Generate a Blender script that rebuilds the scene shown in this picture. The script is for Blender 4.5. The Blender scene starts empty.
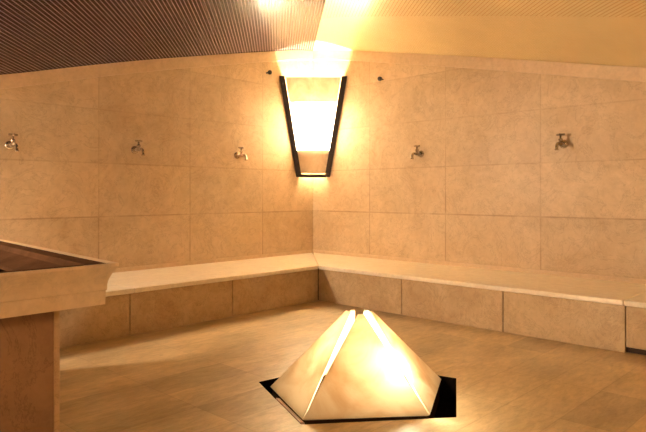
import bpy, bmesh, math, random
from mathutils import Vector, Matrix
random.seed(4)
S = bpy.context.scene
COL = S.collection
# ------------------------------------------------------------------ camera & frame of the room
F, CX, HY, EYE = 601.0, 323.0, 194.0, 1.2
cam_d = bpy.data.cameras.new('camera'); cam = bpy.data.objects.new('camera', cam_d); COL.objects.link(cam)
cam.location = (0, 0, EYE); cam.rotation_euler = (math.pi/2, 0, 0)
cam_d.sensor_fit = 'HORIZONTAL'; cam_d.sensor_width = 36.0; cam_d.lens = F/646*36
cam_d.shift_x = 0.0; cam_d.shift_y = -(216-HY)/646; cam_d.clip_start = .05
S.camera = cam
C0 = Vector((-0.136, 8.18, 0))
DL = Vector((-572, -F, 0)).normalized()          # along the left wall, away from the corner
DR = Vector((-DL.y*1, DL.x, 0))                   # square to it: along the right wall
DR = Vector((-DL.y, DL.x, 0)) if Vector((-DL.y, DL.x, 0)).x > 0 else Vector((DL.y, -DL.x, 0))
ROOM = Matrix(((DL.x, DR.x, 0, C0.x), (DL.y, DR.y, 0, C0.y), (0, 0, 1, 0), (0, 0, 0, 1)))
INV = ROOM.inverted()
LR = 7.0                                          # the room is 7 m square
def ray(x, y): return Vector(((x-CX)/F, 1.0, (HY-y)/F))
def at_z(x, y, z=0.0):                            # room point at height z
    r = ray(x, y); k = (z-EYE)/r.z; return INV @ Vector((r.x*k, k, z))
def at_depth(x, y, d):
    r = ray(x, y); return INV @ Vector((r.x*d, d, EYE+r.z*d))
def on_v(x, y, v=0.0):                            # room point on the plane v = const (left wall)
    o = INV @ Vector((0, 0, EYE)); r = INV.to_3x3() @ ray(x, y); return o + r*((v-o.y)/r.y)
def on_u(x, y, u=0.0):
    o = INV @ Vector((0, 0, EYE)); r = INV.to_3x3() @ ray(x, y); return o + r*((u-o.x)/r.x)

# ------------------------------------------------------------------ node helpers
class NT:
    def __init__(s, name):
        s.m = bpy.data.materials.new(name); s.m.use_nodes = True
        s.t = s.m.node_tree; s.t.nodes.clear()
        s.out = s.t.nodes.new('ShaderNodeOutputMaterial')
        s.oc = s.t.nodes.new('ShaderNodeTexCoord').outputs['Object']
        s.xyz = None
    def n(s, typ, **kw):
        nd = s.t.nodes.new(typ)
        for k, v in kw.items(): setattr(nd, k, v)
        return nd
    def l(s, a, b): s.t.links.new(a, b)
    def put(s, sock, v):
        if isinstance(v, bpy.types.NodeSocket): s.l(v, sock)
        elif isinstance(v, (tuple, list)) and len(v) == 3 and sock.type == 'RGBA': sock.default_value = (*v, 1)
        else: sock.default_value = v
    def math(s, op, a, b=0.0, c=0.0):
        nd = s.n('ShaderNodeMath', operation=op)
        s.put(nd.inputs[0], a); s.put(nd.inputs[1], b); s.put(nd.inputs[2], c); return nd.outputs[0]
    def comp(s, i):
        if s.xyz is None:
            s.xyz = s.n('ShaderNodeSeparateXYZ'); s.l(s.oc, s.xyz.inputs[0])
        return s.xyz.outputs[i]
    def noise(s, scale, detail=4, rough=.55, stretch=None, dist=0.0, off=0.0):
        v = s.oc
        if stretch or off:
            mp = s.n('ShaderNodeMapping'); s.l(v, mp.inputs[0])
            mp.inputs['Scale'].default_value = stretch or (1, 1, 1)
            mp.inputs['Location'].default_value = (off, off*.7, off*1.3); v = mp.outputs[0]
        nd = s.n('ShaderNodeTexNoise'); s.l(v, nd.inputs['Vector'])
        nd.inputs['Scale'].default_value = scale; nd.inputs['Detail'].default_value = detail
        nd.inputs['Roughness'].default_value = rough; nd.inputs['Distortion'].default_value = dist
        return nd.outputs['Fac']
    def ramp(s, fac, stops):
        nd = s.n('ShaderNodeValToRGB'); s.l(fac, nd.inputs[0]); e = nd.color_ramp.elements
        while len(e) < len(stops): e.new(.5)
        for el, (p, c) in zip(e, stops):
            el.position = p; el.color = (*c, 1) if isinstance(c, tuple) else (c, c, c, 1)
        return nd.outputs[0]
    def mix(s, fac, a, b, mode='MIX'):
        nd = s.n('ShaderNodeMix', data_type='RGBA', blend_type=mode)
        s.put(nd.inputs[0], fac); s.put(nd.inputs[6], a); s.put(nd.inputs[7], b); return nd.outputs[2]
    def lines(s, coord, x0, w, half, soft):       # 1 on joints every w metres from x0
        f = s.math('DIVIDE', s.math('SUBTRACT', coord, x0), w)
        d = s.math('MULTIPLY', s.math('ABSOLUTE', s.math('SUBTRACT', s.math('FRACT', s.math('ADD', f, .5)), .5)), w)
        nd = s.n('ShaderNodeMapRange', interpolation_type='SMOOTHSTEP'); s.l(d, nd.inputs[0])
        nd.inputs[1].default_value = half; nd.inputs[2].default_value = half+soft
        nd.inputs[3].default_value = 1; nd.inputs[4].default_value = 0; return nd.outputs[0]
    def cell(s, *args):                           # random value per tile from (coord, x0, w) triples
        cb = s.n('ShaderNodeCombineXYZ')
        for i, (c, x0, w) in enumerate(args):
            s.l(s.math('FLOOR', s.math('DIVIDE', s.math('SUBTRACT', c, x0), w)), cb.inputs[i])
        wn = s.n('ShaderNodeTexWhiteNoise', noise_dimensions='3D'); s.l(cb.outputs[0], wn.inputs[0]); return wn.outputs['Value']
    def bump(s, h, strength, dist=.01):
        b = s.n('ShaderNodeBump'); s.l(h, b.inputs['Height']); b.inputs['Strength'].default_value = strength
        b.inputs['Distance'].default_value = dist; return b.outputs[0]
    def bsdf(s, col, rough=.5, metal=0.0, spec=.5, normal=None):
        p = s.n('ShaderNodeBsdfPrincipled'); s.put(p.inputs['Base Color'], col); s.put(p.inputs['Roughness'], rough)
        p.inputs['Metallic'].default_value = metal; p.inputs['Specular IOR Level'].default_value = spec
        if normal: s.l(normal, p.inputs['Normal'])
        return p.outputs[0]
    def done(s, sh): s.l(sh, s.out.inputs[0]); return s.m

def marble(name, light, dark, joint=None, rough=.42, scale=1.0, vein=.5, spec=.4):
    """mottled marble; joint = dict(vert=(axis,x0,w), rows=(z0,h))"""
    T = NT(name)
    base = T.ramp(T.noise(2.2*scale, 7, .7, dist=.6), [(.22, dark), (.62, light)])
    fine = T.ramp(T.noise(14*scale, 5, .7, dist=.4, off=3.1), [(.3, .74), (.62, 1.0)])
    col = T.mix(.55, base, fine, 'MULTIPLY')
    vn = T.ramp(T.noise(3.0*scale, 8, .7, dist=1.6, off=7.7), [(.485, 1.0), (.5, .55), (.515, 1.0)])
    col = T.mix(vein, col, vn, 'MULTIPLY')
    h = T.noise(30*scale, 3, .6)
    if joint:
        ax, x0, w = joint['vert']; z0, hh = joint['rows']
        c = T.cell((T.comp(ax), x0, w), (T.comp(2), z0, hh))
        col = T.mix(1.0, col, T.ramp(c, [(0, .88), (1, 1.0)]), 'MULTIPLY')
        m = T.math('MAXIMUM', T.lines(T.comp(ax), x0, w, .002, .009), T.lines(T.comp(2), z0, hh, .002, .009))
        m = T.math('MULTIPLY', m, T.ramp(T.math('DIVIDE', T.comp(2), 3.0), [(.3, 1.0), (.62, .35)]))
        worn = T.ramp(T.noise(2.6, 3, .6, off=5.0), [(.36, .12), (.66, .62)])
        m = T.math('MULTIPLY', m, worn)
        col = T.mix(m, col, (.17, .095, .05))
    return T.done(T.bsdf(col, rough, 0, spec, T.bump(h, .08)))

WL, WD = (.68, .52, .35), (.52, .375, .225)
m_wall_l = marble('wall_marble_left', WL, WD, dict(vert=(0, .90, 1.07), rows=(.973-.535, .535)))
m_wall_r = marble('wall_marble_right', WL, WD, dict(vert=(1, .99, 1.095), rows=(.973-.535, .535)))
m_band = marble('band_marble', (.70, .54, .37), (.6, .44, .29), scale=1.4, vein=.15)
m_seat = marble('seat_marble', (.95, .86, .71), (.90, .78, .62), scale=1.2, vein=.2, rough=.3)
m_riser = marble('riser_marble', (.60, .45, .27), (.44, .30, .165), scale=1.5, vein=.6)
m_core = marble('dark_bench_core', (.06, .035, .02), (.04, .02, .012), rough=.8)
m_basin = marble('basin_marble', (.80, .64, .44), (.70, .53, .34), scale=1.3, vein=.25, rough=.3)
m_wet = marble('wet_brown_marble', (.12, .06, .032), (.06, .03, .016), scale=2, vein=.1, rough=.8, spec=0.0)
m_ped = marble('pedestal_marble', (.38, .23, .13), (.20, .105, .06), scale=.9, vein=.6, rough=.35)
m_edge = marble('edge_marble', (.62, .44, .26), (.52, .36, .2), scale=2)
m_strip = marble('pink_marble', (.62, .38, .27), (.4, .22, .14), scale=3, rough=.3)

def floor_mat():
    T = NT('floor_marble')
    u, v = T.comp(0), T.comp(1)
    tile = T.cell((u, .15, .62), (v, .1, .31))
    col = T.ramp(T.noise(1.7, 6, .66, stretch=(1, 2.2, 1), dist=.15), [(.3, (.56, .41, .21)), (.66, (.76, .58, .34))])
    fine = T.ramp(T.noise(9, 6, .72, stretch=(1, 3.0, 1), dist=.5, off=2.2), [(.32, .58), (.62, 1.0)])
    col = T.mix(.7, col, fine, 'MULTIPLY')
    col = T.mix(1.0, col, T.ramp(tile, [(0, .74), (.18, .82), (.3, .93), (1, 1.0)]), 'MULTIPLY')
    st = T.ramp(T.noise(.9, 3, .5, stretch=(1, 2.6, 1), dist=.1, off=9.3), [(.42, 1.0), (.72, .72)])
    col = T.mix(.9, col, st, 'MULTIPLY')
    j = T.math('MAXIMUM', T.lines(u, .15, .62, .001, .005), T.lines(v, .1, .31, .001, .005))
    col = T.mix(T.math('MULTIPLY', j, .22), col, (.12, .065, .03))
    wet = T.ramp(T.noise(1.3, 3, .5, off=4.4), [(.35, .36), (.7, .46)])
    h = T.noise(55, 3, .6)
    return T.done(T.bsdf(col, wet, 0, .5, T.bump(h, .22, .01)))
m_floor = floor_mat()

AX = math.atan2(-46, F)                            # vault axis runs 4.4 degrees left of straight ahead
A_w = Vector((math.sin(AX), math.cos(AX), 0)); P_w = Vector((math.cos(AX), -math.sin(AX), 0))
A_r = INV.to_3x3() @ A_w; P_r = INV.to_3x3() @ P_w
def mosaic(name, tile_a, tile_b, grout, border, rough, metal, lift=.35, spec=.42):
    T = NT(name)
    def dot(vec):
        nd = T.n('ShaderNodeVectorMath', operation='DOT_PRODUCT'); T.l(T.oc, nd.inputs[0])
        nd.inputs[1].default_value = vec; return nd.outputs['Value']
    t, a = dot(P_r), dot(A_r)
    W = .030
    g1 = T.math('MAXIMUM', T.lines(t, 0, W, .0022, .0035), T.math('MULTIPLY', T.lines(a, 0, W, .003, .003), lift))
    rnd = T.cell((t, W/2*0, W), (a, 0, W))
    col = T.mix(rnd, tile_a, tile_b)
    if border:                                     # metre-wide border course laid square to the right wall
        g2 = T.math('MAXIMUM', T.lines(T.comp(0), 0, W, .0025, .003), T.lines(T.comp(1), 0, W, .0025, .003))
        rnd2 = T.cell((T.comp(0), 0, W), (T.comp(1), 0, W))
        inb = T.math('LESS_THAN', T.comp(0), 1.0)
        g = T.math('ADD', T.math('MULTIPLY', g1, T.math('SUBTRACT', 1.0, inb)), T.math('MULTIPLY', T.math('MULTIPLY', g2, .6), inb))
        col = T.mix(inb, col, T.mix(rnd2, tile_a, tile_b))
    else: g = g1
    big = T.ramp(T.noise(1.5, 3, .6), [(.3, .82), (.7, 1.0)])
    col = T.mix(.8, col, big, 'MULTIPLY')
    col = T.mix(g, col, grout)
    r = T.math('ADD', T.math('MULTIPLY', rnd, .02), T.math('ADD', rough, T.math('MULTIPLY', g, .25)))
    p = T.bsdf(col, r, metal, spec, T.bump(T.math('SUBTRACT', T.noise(16, 2, .5), T.math('MULTIPLY', g, .5)), .05, .01))
    return T.done(p)
m_dark = mosaic('dark_mosaic', (.012, .004, .008), (.024, .009, .012), (.18, .12, .12), False, .15, 0.0, spec=.06)
m_gold = mosaic('gold_mosaic', (.92, .79, .49), (.91, .77, .46), (.42, .27, .10), True, .24, .15, .06)

def simple(name, col, rough=.5, metal=0.0, spec=.5, var=.3):
    T = NT(name); c = T.mix(T.ramp(T.noise(25, 3, .6), [(.3, .0), (.7, var)]), col, tuple(x*.5 for x in col))
    return T.done(T.bsdf(c, rough, metal, spec))
m_iron = simple('dark_wood_frame', (.030, .014, .010), .45)
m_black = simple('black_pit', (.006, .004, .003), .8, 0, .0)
m_plinth = simple('dark_plinth', (.05, .03, .018), .8, 0, .0)
m_chrome = simple('worn_brass_chrome', (.50, .42, .32), .22, 1.0)
m_brass = simple('tap_dark_brass', (.30, .22, .14), .3, 1.0)
m_peg = simple('black_peg', (.02, .014, .012), .5)

def glow_stone(name, light, dark, trans, scale=3.0, rough=.5, streak=None, tcol=None):
    """alabaster: part of the light from behind comes through"""
    T = NT(name)
    n = T.noise(scale, 6, .62, dist=.9, stretch=streak)
    col = T.ramp(n, [(.3, dark), (.62, light)])
    d = T.bsdf(col, rough, 0, .35)
    tr = T.n('ShaderNodeBsdfTranslucent'); T.put(tr.inputs['Color'], T.mix(1.0, col, tcol or (1, 1, 1), 'MULTIPLY'))
    mx = T.n('ShaderNodeMixShader'); mx.inputs[0].default_value = trans
    T.l(d, mx.inputs[1]); T.l(tr.outputs[0], mx.inputs[2]); return T.done(mx.outputs[0])
m_alab = glow_stone('white_alabaster', (.95, .91, .84), (.92, .86, .76), .92, 3.5)
m_alab_top = glow_stone('amber_alabaster', (.90, .80, .62), (.66, .48, .28), .045, 4.0)
m_alab_low = glow_stone('brown_alabaster', (.74, .58, .40), (.58, .41, .26), .012, 5.0)
TC = NT('clear_inner_face'); m_clear = TC.done(TC.n('ShaderNodeBsdfTransparent').outputs[0])
m_slab = glow_stone('pyramid_marble', (.90, .83, .70), (.70, .54, .35), .34, 3.2)

# ------------------------------------------------------------------ mesh helpers (room coordinates)
def finish(name, bm, mat, parent=None, origin=None, smooth=False, bevel=0.0):
    bmesh.ops.recalc_face_normals(bm, faces=bm.faces)
    me = bpy.data.meshes.new(name)
    o = Vector(origin) if origin is not None else Vector((0, 0, 0))
    for v in bm.verts: v.co -= o
    bm.to_mesh(me); bm.free()
    for m in (mat if isinstance(mat, (list, tuple)) else [mat]): me.materials.append(m)
    if smooth:
        for p in me.polygons: p.use_smooth = True
    ob = bpy.data.objects.new(name, me); COL.objects.link(ob)
    if parent is None: ob.matrix_world = ROOM @ Matrix.Translation(o)
    else:
        ob.parent = parent
        ob.location = o - parent['_o'] if False else o
        ob.matrix_parent_inverse = Matrix.Identity(4)
    if bevel:
        b = ob.modifiers.new('bevel', 'BEVEL'); b.width = bevel; b.segments = 2; b.limit_method = 'ANGLE'
    return ob
def thing(name, label, cat, origin, group=None):
    e = bpy.data.objects.new(name, None); COL.objects.link(e); e.empty_display_size = .1
    e.matrix_world = ROOM @ Matrix.Translation(Vector(origin)); tag(e, label, cat, group); return e
def tag(o, label, cat, group=None):
    o['label'] = label; o['category'] = cat
    if group: o['group'] = group
def part(name, bm, mat, root, origin, **kw):      # bm in room coordinates, origin = root's room origin
    o = Vector(origin)
    for v in bm.verts: v.co -= o
    ob = finish(name, bm, mat, None, None, **kw)
    ob.matrix_world = Matrix.Identity(4); ob.parent = root; return ob
def struct(name, bm, mat, **kw):
    o = finish(name, bm, mat, **kw); o['kind'] = 'structure'; return o
def box(bm, a, b):
    (x0, y0, z0), (x1, y1, z1) = a, b
    v = [bm.verts.new(p) for p in ((x0,y0,z0),(x1,y0,z0),(x1,y1,z0),(x0,y1,z0),(x0,y0,z1),(x1,y0,z1),(x1,y1,z1),(x0,y1,z1))]
    for f in ((3,2,1,0),(4,5,6,7),(0,1,5,4),(1,2,6,5),(2,3,7,6),(3,0,4,7)): bm.faces.new([v[i] for i in f])
    return bm
def hull8(bm, lo, hi):                             # two matching rings -> closed solid
    a = [bm.verts.new(p) for p in lo]; b = [bm.verts.new(p) for p in hi]; n = len(a)
    bm.faces.new(a[::-1]); bm.faces.new(b)
    for i in range(n): bm.faces.new((a[i], a[(i+1) % n], b[(i+1) % n], b[i]))
    return bm
def tube(bm, pts, r, seg=12):
    pts = [Vector(p) for p in pts]; rs = r if isinstance(r, (list, tuple)) else [r]*len(pts); rings = []
    for i, p in enumerate(pts):
        d = (pts[min(i+1, len(pts)-1)]-pts[max(i-1, 0)]).normalized()
        x = d.orthogonal().normalized() if abs(d.y) > .9 else d.cross(Vector((0, 1, 0))).normalized()
        y = d.cross(x)
        rings.append([bm.verts.new(p + (x*math.cos(2*math.pi*k/seg)+y*math.sin(2*math.pi*k/seg))*rs[i]) for k in range(seg)])
    for a, b in zip(rings, rings[1:]):
        for k in range(seg): bm.faces.new((a[k], a[(k+1) % seg], b[(k+1) % seg], b[k]))
    bm.faces.new(rings[0][::-1]); bm.faces.new(rings[-1]); return bm
NB = bmesh.new

# ------------------------------------------------------------------ vault profile (height against lateral distance)
prof = []
for x, y in ((0, 75.5), (55, 69), (110, 63), (160, 58.6), (220, 54.4), (271, 51.3)):
    p = on_v(x, y); prof.append(((p.x*P_r.x + p.y*P_r.y), p.z))
zr = on_u(313.2, 49.2).z
prof.append((0, zr))
for x, y in ((355, 51), (429, 54.4), (485, 57.6), (540, 61), (590, 64.2), (646, 68)):
    p = on_u(x, y); prof.append(((p.x*P_r.x + p.y*P_r.y), p.z))
prof.sort()
def vz(t):
    if t <= prof[0][0]:
        k = prof[0][0]-t; return max(prof[0][1] - .30*k, 1.95)
    if t >= prof[-1][0]:
        k = t-prof[-1][0]; return max(prof[-1][1] - .30*k, 1.95)
    for (a, ha), (b, hb) in zip(prof, prof[1:]):
        if a <= t <= b: return ha + (hb-ha)*(t-a)/(b-a)
def sm(t):                                         # smoothed, keeping the ridge
    s, n = 0, 0
    for k in range(-6, 7):
        q = t + k*.05
        if t < 0: q = min(q, 0)
        else: q = max(q, 0)
        s += vz(q); n += 1
    return s/n
def vault(u, v): return sm(u*P_r.x + v*P_r.y)

# ------------------------------------------------------------------ setting
def wall(name, mat, p0, p1, nout):
    p0, p1, nout = Vector(p0), Vector(p1), Vector(nout); N = 70; bm = NB(); rows = []
    for i in range(N+1):
        p = p0.lerp(p1, i/N); h = vault(p.x, p.y)
        rows.append([bm.verts.new(p + Vector((0, 0, -.2))), bm.verts.new(p + Vector((0, 0, h))),
                     bm.verts.new(p + nout*.2 + Vector((0, 0, h))), bm.verts.new(p + nout*.2 + Vector((0, 0, -.2)))])
    for a, b in zip(rows, rows[1:]):
        for k in range(4): bm.faces.new((a[k], a[(k+1) % 4], b[(k+1) % 4], b[k]))
    bm.faces.new(rows[0]); bm.faces.new(rows[-1][::-1])
    return struct(name, bm, mat)
wall('wall_left', m_wall_l, (0, 0, 0), (LR, 0, 0), (0, -1, 0))
wall('wall_right', m_wall_r, (0, 0, 0), (0, LR, 0), (-1, 0, 0))
wall('wall_back_left', m_wall_r, (LR, 0, 0), (LR, LR, 0), (1, 0, 0))
wall('wall_back_right', m_wall_l, (0, LR, 0), (LR, LR, 0), (0, 1, 0))

def band(name, left, top, height, proud, i0=0.0):
    bm = NB(); rows = []; N = 70
    for i in range(N+1):
        q = i0 + (LR-i0)*i/N
        a, b = (Vector((q, 0, 0)), Vector((q, proud, 0))) if left else (Vector((0, q, 0)), Vector((proud, q, 0)))
        h = top(a)-.002
        rows.append([bm.verts.new(a+Vector((0, 0, h-height))), bm.verts.new(a+Vector((0, 0, h))),
                     bm.verts.new(b+Vector((0, 0, h))), bm.verts.new(b+Vector((0, 0, h-height)))])
    for a, b in zip(rows, rows[1:]):
        for k in range(4): bm.faces.new((a[k], a[(k+1) % 4], b[(k+1) % 4], b[k]))
    bm.faces.new(rows[0]); bm.faces.new(rows[-1][::-1])
    return struct(name, bm, m_band)
vt = lambda p: vault(p.x, p.y)
band('trim_1', True, vt, .125, .016); band('trim_2', False, vt, .125, .016, .016)

# ceiling: a vault along the diagonal, dark mosaic one side of the ridge and gold the other
bm = NB(); ts = [i*.1 for i in range(-60, 61)]; rows = []
for t in ts:
    h = sm(t)
    rows.append([(bm.verts.new(P_r*t + A_r*a + Vector((0, 0, h))), bm.verts.new(P_r*t + A_r*a + Vector((0, 0, h+.15)))) for a in (-12, 2.5)])
for i, (a, b) in enumerate(zip(rows, rows[1:])):
    f = bm.faces.new((a[0][0], a[1][0], b[1][0], b[0][0])); f.material_index = 0 if ts[i] < -.001 else 1
    g = bm.faces.new((a[0][1], b[0][1], b[1][1], a[1][1])); g.material_index = f.material_index
for co, no in (((-.2,0,0),(-1,0,0)), ((LR+.2,0,0),(1,0,0)), ((0,-.2,0),(0,-1,0)), ((0,LR+.2,0),(0,1,0))):
    bmesh.ops.bisect_plane(bm, geom=bm.verts[:]+bm.edges[:]+bm.faces[:], plane_co=co, plane_no=no, clear_outer=True)
ce = struct('ceiling', bm, [m_dark, m_gold])

# floor with the five-sided pit
pit = [at_z(258.5, 382), at_z(301, 424.6), at_z(456.5, 417.3), at_z(456.3, 378.2)]
def fifth(q):                                      # closes a near-regular five-sided ring behind
    s = sum(((q[i+1]-q[i]).length for i in range(3)))/3
    mid = (q[0]+q[3])/2; front = (q[1]+q[2])/2; d = (mid-front).normalized()
    half = (q[3]-q[0]).length/2; return mid + d*math.sqrt(max(.01, s*s-half*half))
pit.append(fifth(pit)); PD = .13
bm = NB()
outer = [bm.verts.new(p) for p in ((-.2,-.2,0),(LR+.2,-.2,0),(LR+.2,LR+.2,0),(-.2,LR+.2,0))]
inner = [bm.verts.new(p) for p in pit]
ed = [bm.edges.new((r[i], r[(i+1) % len(r)])) for r in (outer, inner) for i in range(len(r))]
bmesh.ops.triangle_fill(bm, edges=ed, use_beauty=True, use_dissolve=False)
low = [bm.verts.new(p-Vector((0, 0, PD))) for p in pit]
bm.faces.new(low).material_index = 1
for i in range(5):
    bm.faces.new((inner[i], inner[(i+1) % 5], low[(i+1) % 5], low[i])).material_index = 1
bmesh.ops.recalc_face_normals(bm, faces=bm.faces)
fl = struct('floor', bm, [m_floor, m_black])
if fl.data.polygons[0].normal.z < 0: fl.data.flip_normals()

# ------------------------------------------------------------------ benches
SZ, EL, ER, OV, TH = .404, 1.085, 1.018, .05, .042   # the left bench is EL deep, the right one ER
def seat(poly): return hull8(NB(), [(x, y, SZ-TH) for x, y in poly], [(x, y, SZ) for x, y in poly])
g = .0022
jl = [on_v(x, 310, EL-OV).x for x in (232.5, 130)]
jr = [on_u(x, 320, ER-OV).y for x in (401.5, 503, 625.5)]
B1 = thing('stone_bench', 'long marble bench built along the left wall, half hidden behind the basin', 'bench', (3.5, EL/2, 0))
o1 = (3.5, EL/2, 0)
cuts = [ER, 3.25, 5.3, LR]
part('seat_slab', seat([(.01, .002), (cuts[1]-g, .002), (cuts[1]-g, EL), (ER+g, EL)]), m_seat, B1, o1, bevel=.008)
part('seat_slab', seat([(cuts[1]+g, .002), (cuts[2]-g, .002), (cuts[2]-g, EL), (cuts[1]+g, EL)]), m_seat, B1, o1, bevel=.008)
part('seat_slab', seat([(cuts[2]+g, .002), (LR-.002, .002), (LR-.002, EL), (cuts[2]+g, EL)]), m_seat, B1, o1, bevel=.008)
ks = [ER-OV, *jl, jl[-1]+1.15, jl[-1]+2.3, LR-.002]
for a, b in zip(ks, ks[1:]):
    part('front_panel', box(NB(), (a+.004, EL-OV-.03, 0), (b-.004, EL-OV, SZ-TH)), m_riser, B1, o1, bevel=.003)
part('base', box(NB(), (.02, .002, 0), (LR-.002, EL-OV-.032, SZ-TH-.001)), m_core, B1, o1)  # core added behind the panels to block light, coloured dark for the gaps' shade
B2 = thing('stone_bench', 'long marble bench built along the right wall, with a dark slot at its foot', 'bench', (ER/2, 3.8, 0))
o2 = (ER/2, 3.8, 0)
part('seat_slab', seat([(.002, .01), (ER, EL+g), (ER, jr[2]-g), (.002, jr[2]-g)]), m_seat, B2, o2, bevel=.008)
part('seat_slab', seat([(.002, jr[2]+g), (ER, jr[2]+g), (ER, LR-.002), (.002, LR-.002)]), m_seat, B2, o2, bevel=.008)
ks = [EL-OV, *jr, jr[-1]+1.2, LR-.002]
for i, (a, b) in enumerate(zip(ks, ks[1:])):
    z0 = .045 if i >= 3 else 0
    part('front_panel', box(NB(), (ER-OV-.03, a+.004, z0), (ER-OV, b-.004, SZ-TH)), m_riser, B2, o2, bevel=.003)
part('base', box(NB(), (.002, EL-OV-.03, 0), (ER-OV-.032, LR-.002, SZ-TH-.001)), m_core, B2, o2)  # added light-blocking core again, its dark colour giving the slot's shade
# thin skirting where wall meets seat
sk = lambda left: band
for nm, left in (('baseboard_left', True), ('baseboard_right', False)):
    bm = NB()
    if left: box(bm, (.012, 0, SZ), (LR, .012, SZ+.042))
    else: box(bm, (0, 0, SZ), (.012, LR, SZ+.042))
    struct(nm, bm, m_band, bevel=.003)

# ------------------------------------------------------------------ corner lamp
bis = Vector((1, 1, 0)).normalized(); side = Vector((-1, 1, 0)).normalized()  # side: towards the right wall
zt, zb = 2.72, 1.425; ot, ob_, ht, hb = .412, .197, .395, .178
def lp(k, s, back=0.0):                             # k 0 bottom..1 top, s -1..1 across
    return bis*(ob_+(ot-ob_)*k - back) + side*((hb+(ht-hb)*k)*s) + Vector((0, 0, zb+(zt-zb)*k))
OL = bis*ob_ + Vector((0, 0, zb))
lamp = thing('corner_lamp', 'tall tapered corner wall lamp with glowing stone panels in a dark frame', 'lamp', OL)
def bar(k0, s0, k1, s1, dx, dz):
    """flat bar between two panel points"""
    bm = NB(); r = []
    for k, s in ((k0, s0), (k1, s1)):
        p = lp(k, s); w = side*dx + Vector((0, 0, dz))
        r.append([p-w+bis*.036, p+w+bis*.036, p+w-bis*.012, p-w-bis*.012])
    return hull8(bm, r[0], r[1])
def side_bar(sg):                                   # its outer edge follows the wall
    r = []
    for k in (0, 1):
        o = ob_+(ot-ob_)*k; inn = (hb+(ht-hb)*k) - (.027 if k else .026); z = Vector((0, 0, zb+(zt-zb)*k))
        r.append([bis*(o+.036)+side*sg*inn+z, bis*(o+.036)+side*sg*(o+.027)+z, bis*(o-.014)+side*sg*(o-.023)+z, bis*(o-.014)+side*sg*inn+z])
    return hull8(NB(), r[0], r[1])
part('side_bar', side_bar(-1), m_iron, lamp, OL, bevel=.003)
part('side_bar', side_bar(1), m_iron, lamp, OL, bevel=.003)
part('bottom_bar', bar(.012, -.95, .012, .95, 0, .022), m_iron, lamp, OL, bevel=.003)
def pane(k0, k1, b0, b1, arch=0.0):
    bm = NB(); N = 10; f = []; bk = []
    for i in range(N+1):
        s = -.905+1.81*i/N; f.append(lp(k0, s, b0))
    for i in range(N, -1, -1):
        s = -.905+1.81*i/N; f.append(lp(k1 + arch*(1-s*s), s, b1))
    bk = [p - bis*.014 for p in f]
    hull8(bm, f, bk)
    for q in bm.faces:                              # the face turned to the bulb is clear, the front one frosted
        q.material_index = 1 if len(q.verts) > 4 and q.calc_center_median().dot(bis) < sum((p.dot(bis) for p in f))/len(f)-.007 else 0
    return bm
part('panel', pane(.035, .275, -.016, -.016, .02), [m_alab_low, m_clear], lamp, OL)
part('panel', pane(.27, .745, -.026, -.026), [m_alab, m_clear], lamp, OL)
dv = [lp(.26, -.98, .0), lp(.26, .98, .0), Vector((.01, .013, lp(.26, 0).z)), Vector((.013, .01, lp(.26, 0).z))]
part('light_baffle', hull8(NB(), dv, [q+Vector((0, 0, .012)) for q in dv]), m_iron, lamp, OL)  # unseen plate added to keep the main bulb's light off the seat
part('panel', pane(.735, .99, -.018, -.018), [m_alab_top, m_clear], lamp, OL)

# ------------------------------------------------------------------ taps
def make_tap(label):
    e = bpy.data.objects.new('water_tap', None); COL.objects.link(e); e.empty_display_size = .05
    tag(e, label, 'tap', 'taps along the walls')
    def p(name, bm, mat):
        o = finish(name, bm, mat, None, None, smooth=False); o.matrix_world = Matrix.Identity(4); o.parent = e
        for q in o.data.polygons: q.use_smooth = True
        return o
    p('flange', tube(NB(), [(0,0,0), (.008,0,0), (.014,0,0), (.024,0,0)], [.043, .043, .036, .02], 20), m_chrome)
    p('body', tube(NB(), [(.02,0,0), (.06,0,0), (.07,0,0), (.105,0,0), (.115,0,0), (.15,0,0)], [.014,.014,.022,.022,.014,.013], 14), m_brass)
    p('spout', tube(NB(), [(.145,0,0), (.165,0,-.004), (.178,0,-.016), (.183,0,-.035), (.184,0,-.055), (.185,0,-.058), (.185,0,-.072)],
                    [.013,.014,.014,.014,.014,.019,.019], 14), m_chrome)
    st = p('stem', tube(NB(), [(.088,0,.015), (.088,0,.03), (.088,0,.034), (.088,0,.05), (.088,0,.055), (.088,0,.088)], [.018,.018,.022,.022,.010,.009], 14), m_chrome)
    bm = NB(); tube(bm, [(.088-.042,0,.092), (.088-.036,0,.092), (.088+.036,0,.092), (.088+.042,0,.092)], [.008,.011,.011,.008], 10)
    tube(bm, [(.088,-.042,.092), (.088,-.036,.092), (.088,.036,.092), (.088,.042,.092)], [.008,.011,.011,.008], 10)
    p('handle', bm, m_brass)
    return e
def place(e, p, left):
    n = Vector((0, 1, 0)) if left else Vector((1, 0, 0)); s = Vector((0, 0, 1)).cross(n)
    M = Matrix(((n.x, s.x, 0, p.x), (n.y, s.y, 0, p.y), (0, 0, 1, p.z), (0, 0, 0, 1))); e.matrix_world = ROOM @ M @ Matrix.Scale(.95, 4)
taps = [(236.8, 155.4, True, 'small tap on the left wall, nearest to the corner lamp'),
        (134.5, 149.8, True, 'small tap on the left wall, second from the corner lamp'),
        (9.5, 145.2, True, 'small tap on the left wall, farthest from the lamp, above the basin'),
        (421, 154.0, False, 'small tap on the right wall, nearest to the corner lamp'),
        (564, 144.2, False, 'small tap on the right wall, farther from the corner lamp')]
proto = None
for x, y, left, lab in taps:
    if proto is None: proto = e = make_tap(lab)
    else:
        e = proto.copy(); COL.objects.link(e); e['label'] = lab
        for ch in proto.children:
            c = ch.copy(); COL.objects.link(c); c.parent = e
    place(e, on_v(x, y) if left else on_u(x, y), left)

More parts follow.
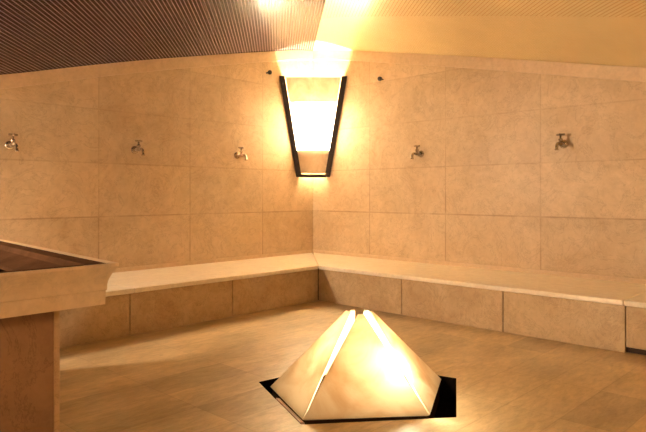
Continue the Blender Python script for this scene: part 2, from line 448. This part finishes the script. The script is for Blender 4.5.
# ------------------------------------------------------------------ wall pegs beside the lamp
for p, left, lab in ((on_v(266.5, 73), True, 'small black peg on the left wall, just left of the lamp top'),
                     (on_u(383, 79.5), False, 'small black peg on the right wall, right of the lamp top')):
    pb = thing('wall_peg', lab, 'peg', p)
    n = Vector((0, 1, 0)) if left else Vector((1, 0, 0))
    part('pin', tube(NB(), [p, p+n*.05], .009, 10), m_peg, pb, p, smooth=True)
    part('knob', tube(NB(), [p+n*.045, p+n*.052, p+n*.075, p+n*.082], [.016, .027, .027, .016], 12), m_peg, pb, p, smooth=True)

# ------------------------------------------------------------------ pyramid of marble slabs
base = [at_z(270, 386.5), at_z(302.5, 419.8), at_z(430, 415.2), at_z(441.5, 379)]
base.append(fifth(base))
cen = sum(base, Vector())/5; cen_w = ROOM @ cen
OP = Vector((cen.x, cen.y, -PD))
pyr = thing('light_pyramid', 'five-sided pyramid of glowing marble slabs standing in the floor pit', 'pyramid', OP)
tips = [at_depth(348.5, 311, cen_w.y+.0), at_depth(360.8, 314, cen_w.y-.09), at_depth(371.5, 310.8, cen_w.y+.02)]
ap = sum(tips, Vector())/3
tips += [at_depth(366, 309.5, cen_w.y+.12), at_depth(353, 309.5, cen_w.y+.12)]
for i in range(5):
    A, B, T = base[i], base[(i+1) % 5], tips[i]
    d = (B-A).normalized(); n = d.cross(T-A).normalized()
    if n.dot(cen-A) < 0: n = -n                     # inward
    dn = ((A+B)/2-T).normalized(); w = (.036, .019, .016, .014, .014)[i]; th = .016
    gap = .0012
    low = lambda q: q.copy()
    A2, B2_ = low(A), low(B)
    A2 += d*gap; B2_ -= d*gap
    out = [A2, B2_, T+d*w, T-d*w]
    inn = [A2+n*th+d*.013, B2_+n*th-d*.013, T+n*th+d*w*.3, T+n*th-d*w*.3]
    part('slab', hull8(NB(), out, inn), m_slab, pyr, OP, bevel=.003)
ring = [cen + (q-cen)*.975 for q in base]
part('plinth', hull8(NB(), [Vector((q.x, q.y, -PD+.001)) for q in ring], [Vector((q.x, q.y, -.002)) for q in ring]), m_plinth, pyr, OP)
# narrow pink strip leaning in the front left of the pit
a, b = pit[0].lerp(pit[1], .43), pit[0].lerp(pit[1], .965)
inw = (cen-(a+b)/2); inw.z = 0; inw.normalize()
bm = hull8(NB(), [a+inw*.008+Vector((0,0,.002)), b+inw*.008+Vector((0,0,.002)), b+inw*.036+Vector((0,0,-.008)), a+inw*.036+Vector((0,0,-.008))],
           [q+Vector((0,0,-PD+.012)) for q in (a+inw*.008, b+inw*.008, b+inw*.036, a+inw*.036)])
st = finish('stone_strip', bm, m_strip, origin=(a+b)/2+Vector((0,0,-PD)), bevel=.003)
tag(st, 'narrow pink marble strip along the left edge of the floor pit', 'strip')

# ------------------------------------------------------------------ basin at the left
u0, v1 = 4.604, 3.395; u1, v0 = 5.85, 1.15; ZT = .913; RH = .172
OB = Vector(((u0+u1)/2, (v0+v1)/2, 0))
basin = thing('marble_basin', 'large marble basin on a pedestal at the left edge, before the left bench', 'basin', OB)
def rect(off, z): return [(u0-.163+off, v0+off, z), (u1-off, v0+off, z), (u1-off, v1-off, z), (u0+off, v1-off, z)]
def loft(rings, mi=None):
    bm = NB(); vs = [[bm.verts.new(p) for p in r] for r in rings]
    for j, (a, b) in enumerate(zip(vs, vs[1:])):
        for i in range(4): bm.faces.new((a[i], a[(i+1) % 4], b[(i+1) % 4], b[i]))
    return bm, vs
prf = [(0, 0), (.0, -.012)] + [(.034*math.sin(q*math.pi/2)**1.0*1.0, -.012-.085*q) for q in (.15,.3,.45,.6,.75,.9,1)] + [(.034, -.11), (.038, -.115), (.040, -RH)]
rings = [rect(.04, ZT-.02), rect(.04, ZT-.004)] + [rect(o, ZT+z) for o, z in prf] + [rect(.2, ZT-RH)]
bm, vs = loft(rings); part('rim', bm, m_basin, basin, OB)
# wet brown top with sunken trough
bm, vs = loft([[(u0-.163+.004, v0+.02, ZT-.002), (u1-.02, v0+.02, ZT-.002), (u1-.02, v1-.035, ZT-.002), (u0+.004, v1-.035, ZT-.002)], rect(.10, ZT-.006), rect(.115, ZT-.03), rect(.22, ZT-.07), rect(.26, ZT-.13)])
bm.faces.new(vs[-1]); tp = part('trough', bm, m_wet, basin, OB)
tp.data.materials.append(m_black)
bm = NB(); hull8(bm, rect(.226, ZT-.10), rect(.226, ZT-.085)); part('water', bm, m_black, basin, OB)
ins = .18
bm = NB(); hull8(bm, rect(ins, 0), rect(ins, ZT-RH)); part('pedestal', bm, m_ped, basin, OB)
e0 = (u0+ins-.008, v1-ins-.02); bm = NB(); box(bm, (e0[0], e0[1], 0), (e0[0]+.022, e0[1]+.026, ZT-RH)); part('corner_edging', bm, m_edge, basin, OB)

# ------------------------------------------------------------------ lights
WARM = (1.0, .79, .46)
def point(name, p, e, r, col=WARM):
    d = bpy.data.lights.new(name, 'POINT'); d.energy = e; d.shadow_soft_size = r; d.color = col
    o = bpy.data.objects.new(name, d); COL.objects.link(o); o.location = ROOM @ Vector(p); return o
point('lamp_bulb', bis*.185 + Vector((0, 0, 2.02)), 900, .05, (1, .85, .57))
point('lamp_low_fill', bis*.13 + Vector((0, 0, 1.60)), 20, .03)  # unseen extra bulb added for the glow beneath the lamp
hot = at_depth(399, 366, cen_w.y-.19)
point('pyramid_bulb', hot, 62, .04, (1, .82, .55))
point('pyramid_bulb', cen + Vector((0, 0, .22)), 32, .05, (1, .82, .55))
# unseen fill lights added for assumed lamps in the room's other corners
point('left_corner_fill', (LR-.17, .17, 1.8), 570, .13, (1, .82, .60))
point('right_corner_fill', (.45, LR-.45, 1.8), 15, .18, (1, .70, .38))
point('near_corner_fill', (LR-.35, LR-.35, 2.3), 72, .2, (1, .75, .46))
w = bpy.data.worlds.new('world'); S.world = w; w.use_nodes = True
w.node_tree.nodes['Background'].inputs[0].default_value = (.02, .012, .006, 1); w.node_tree.nodes['Background'].inputs[1].default_value = .0

vs_ = S.view_settings; S.display_settings.display_device = 'sRGB'
vs_.view_transform = 'Standard'; vs_.look = 'None'; vs_.gamma = 1; vs_.use_curve_mapping = False; vs_.exposure = 0.0
cy = S.cycles; cy.max_bounces = 8; cy.diffuse_bounces = 5; cy.glossy_bounces = 3; cy.transmission_bounces = 5
cy.sample_clamp_indirect = 25.0; cy.caustics_reflective = False; cy.use_denoising = True
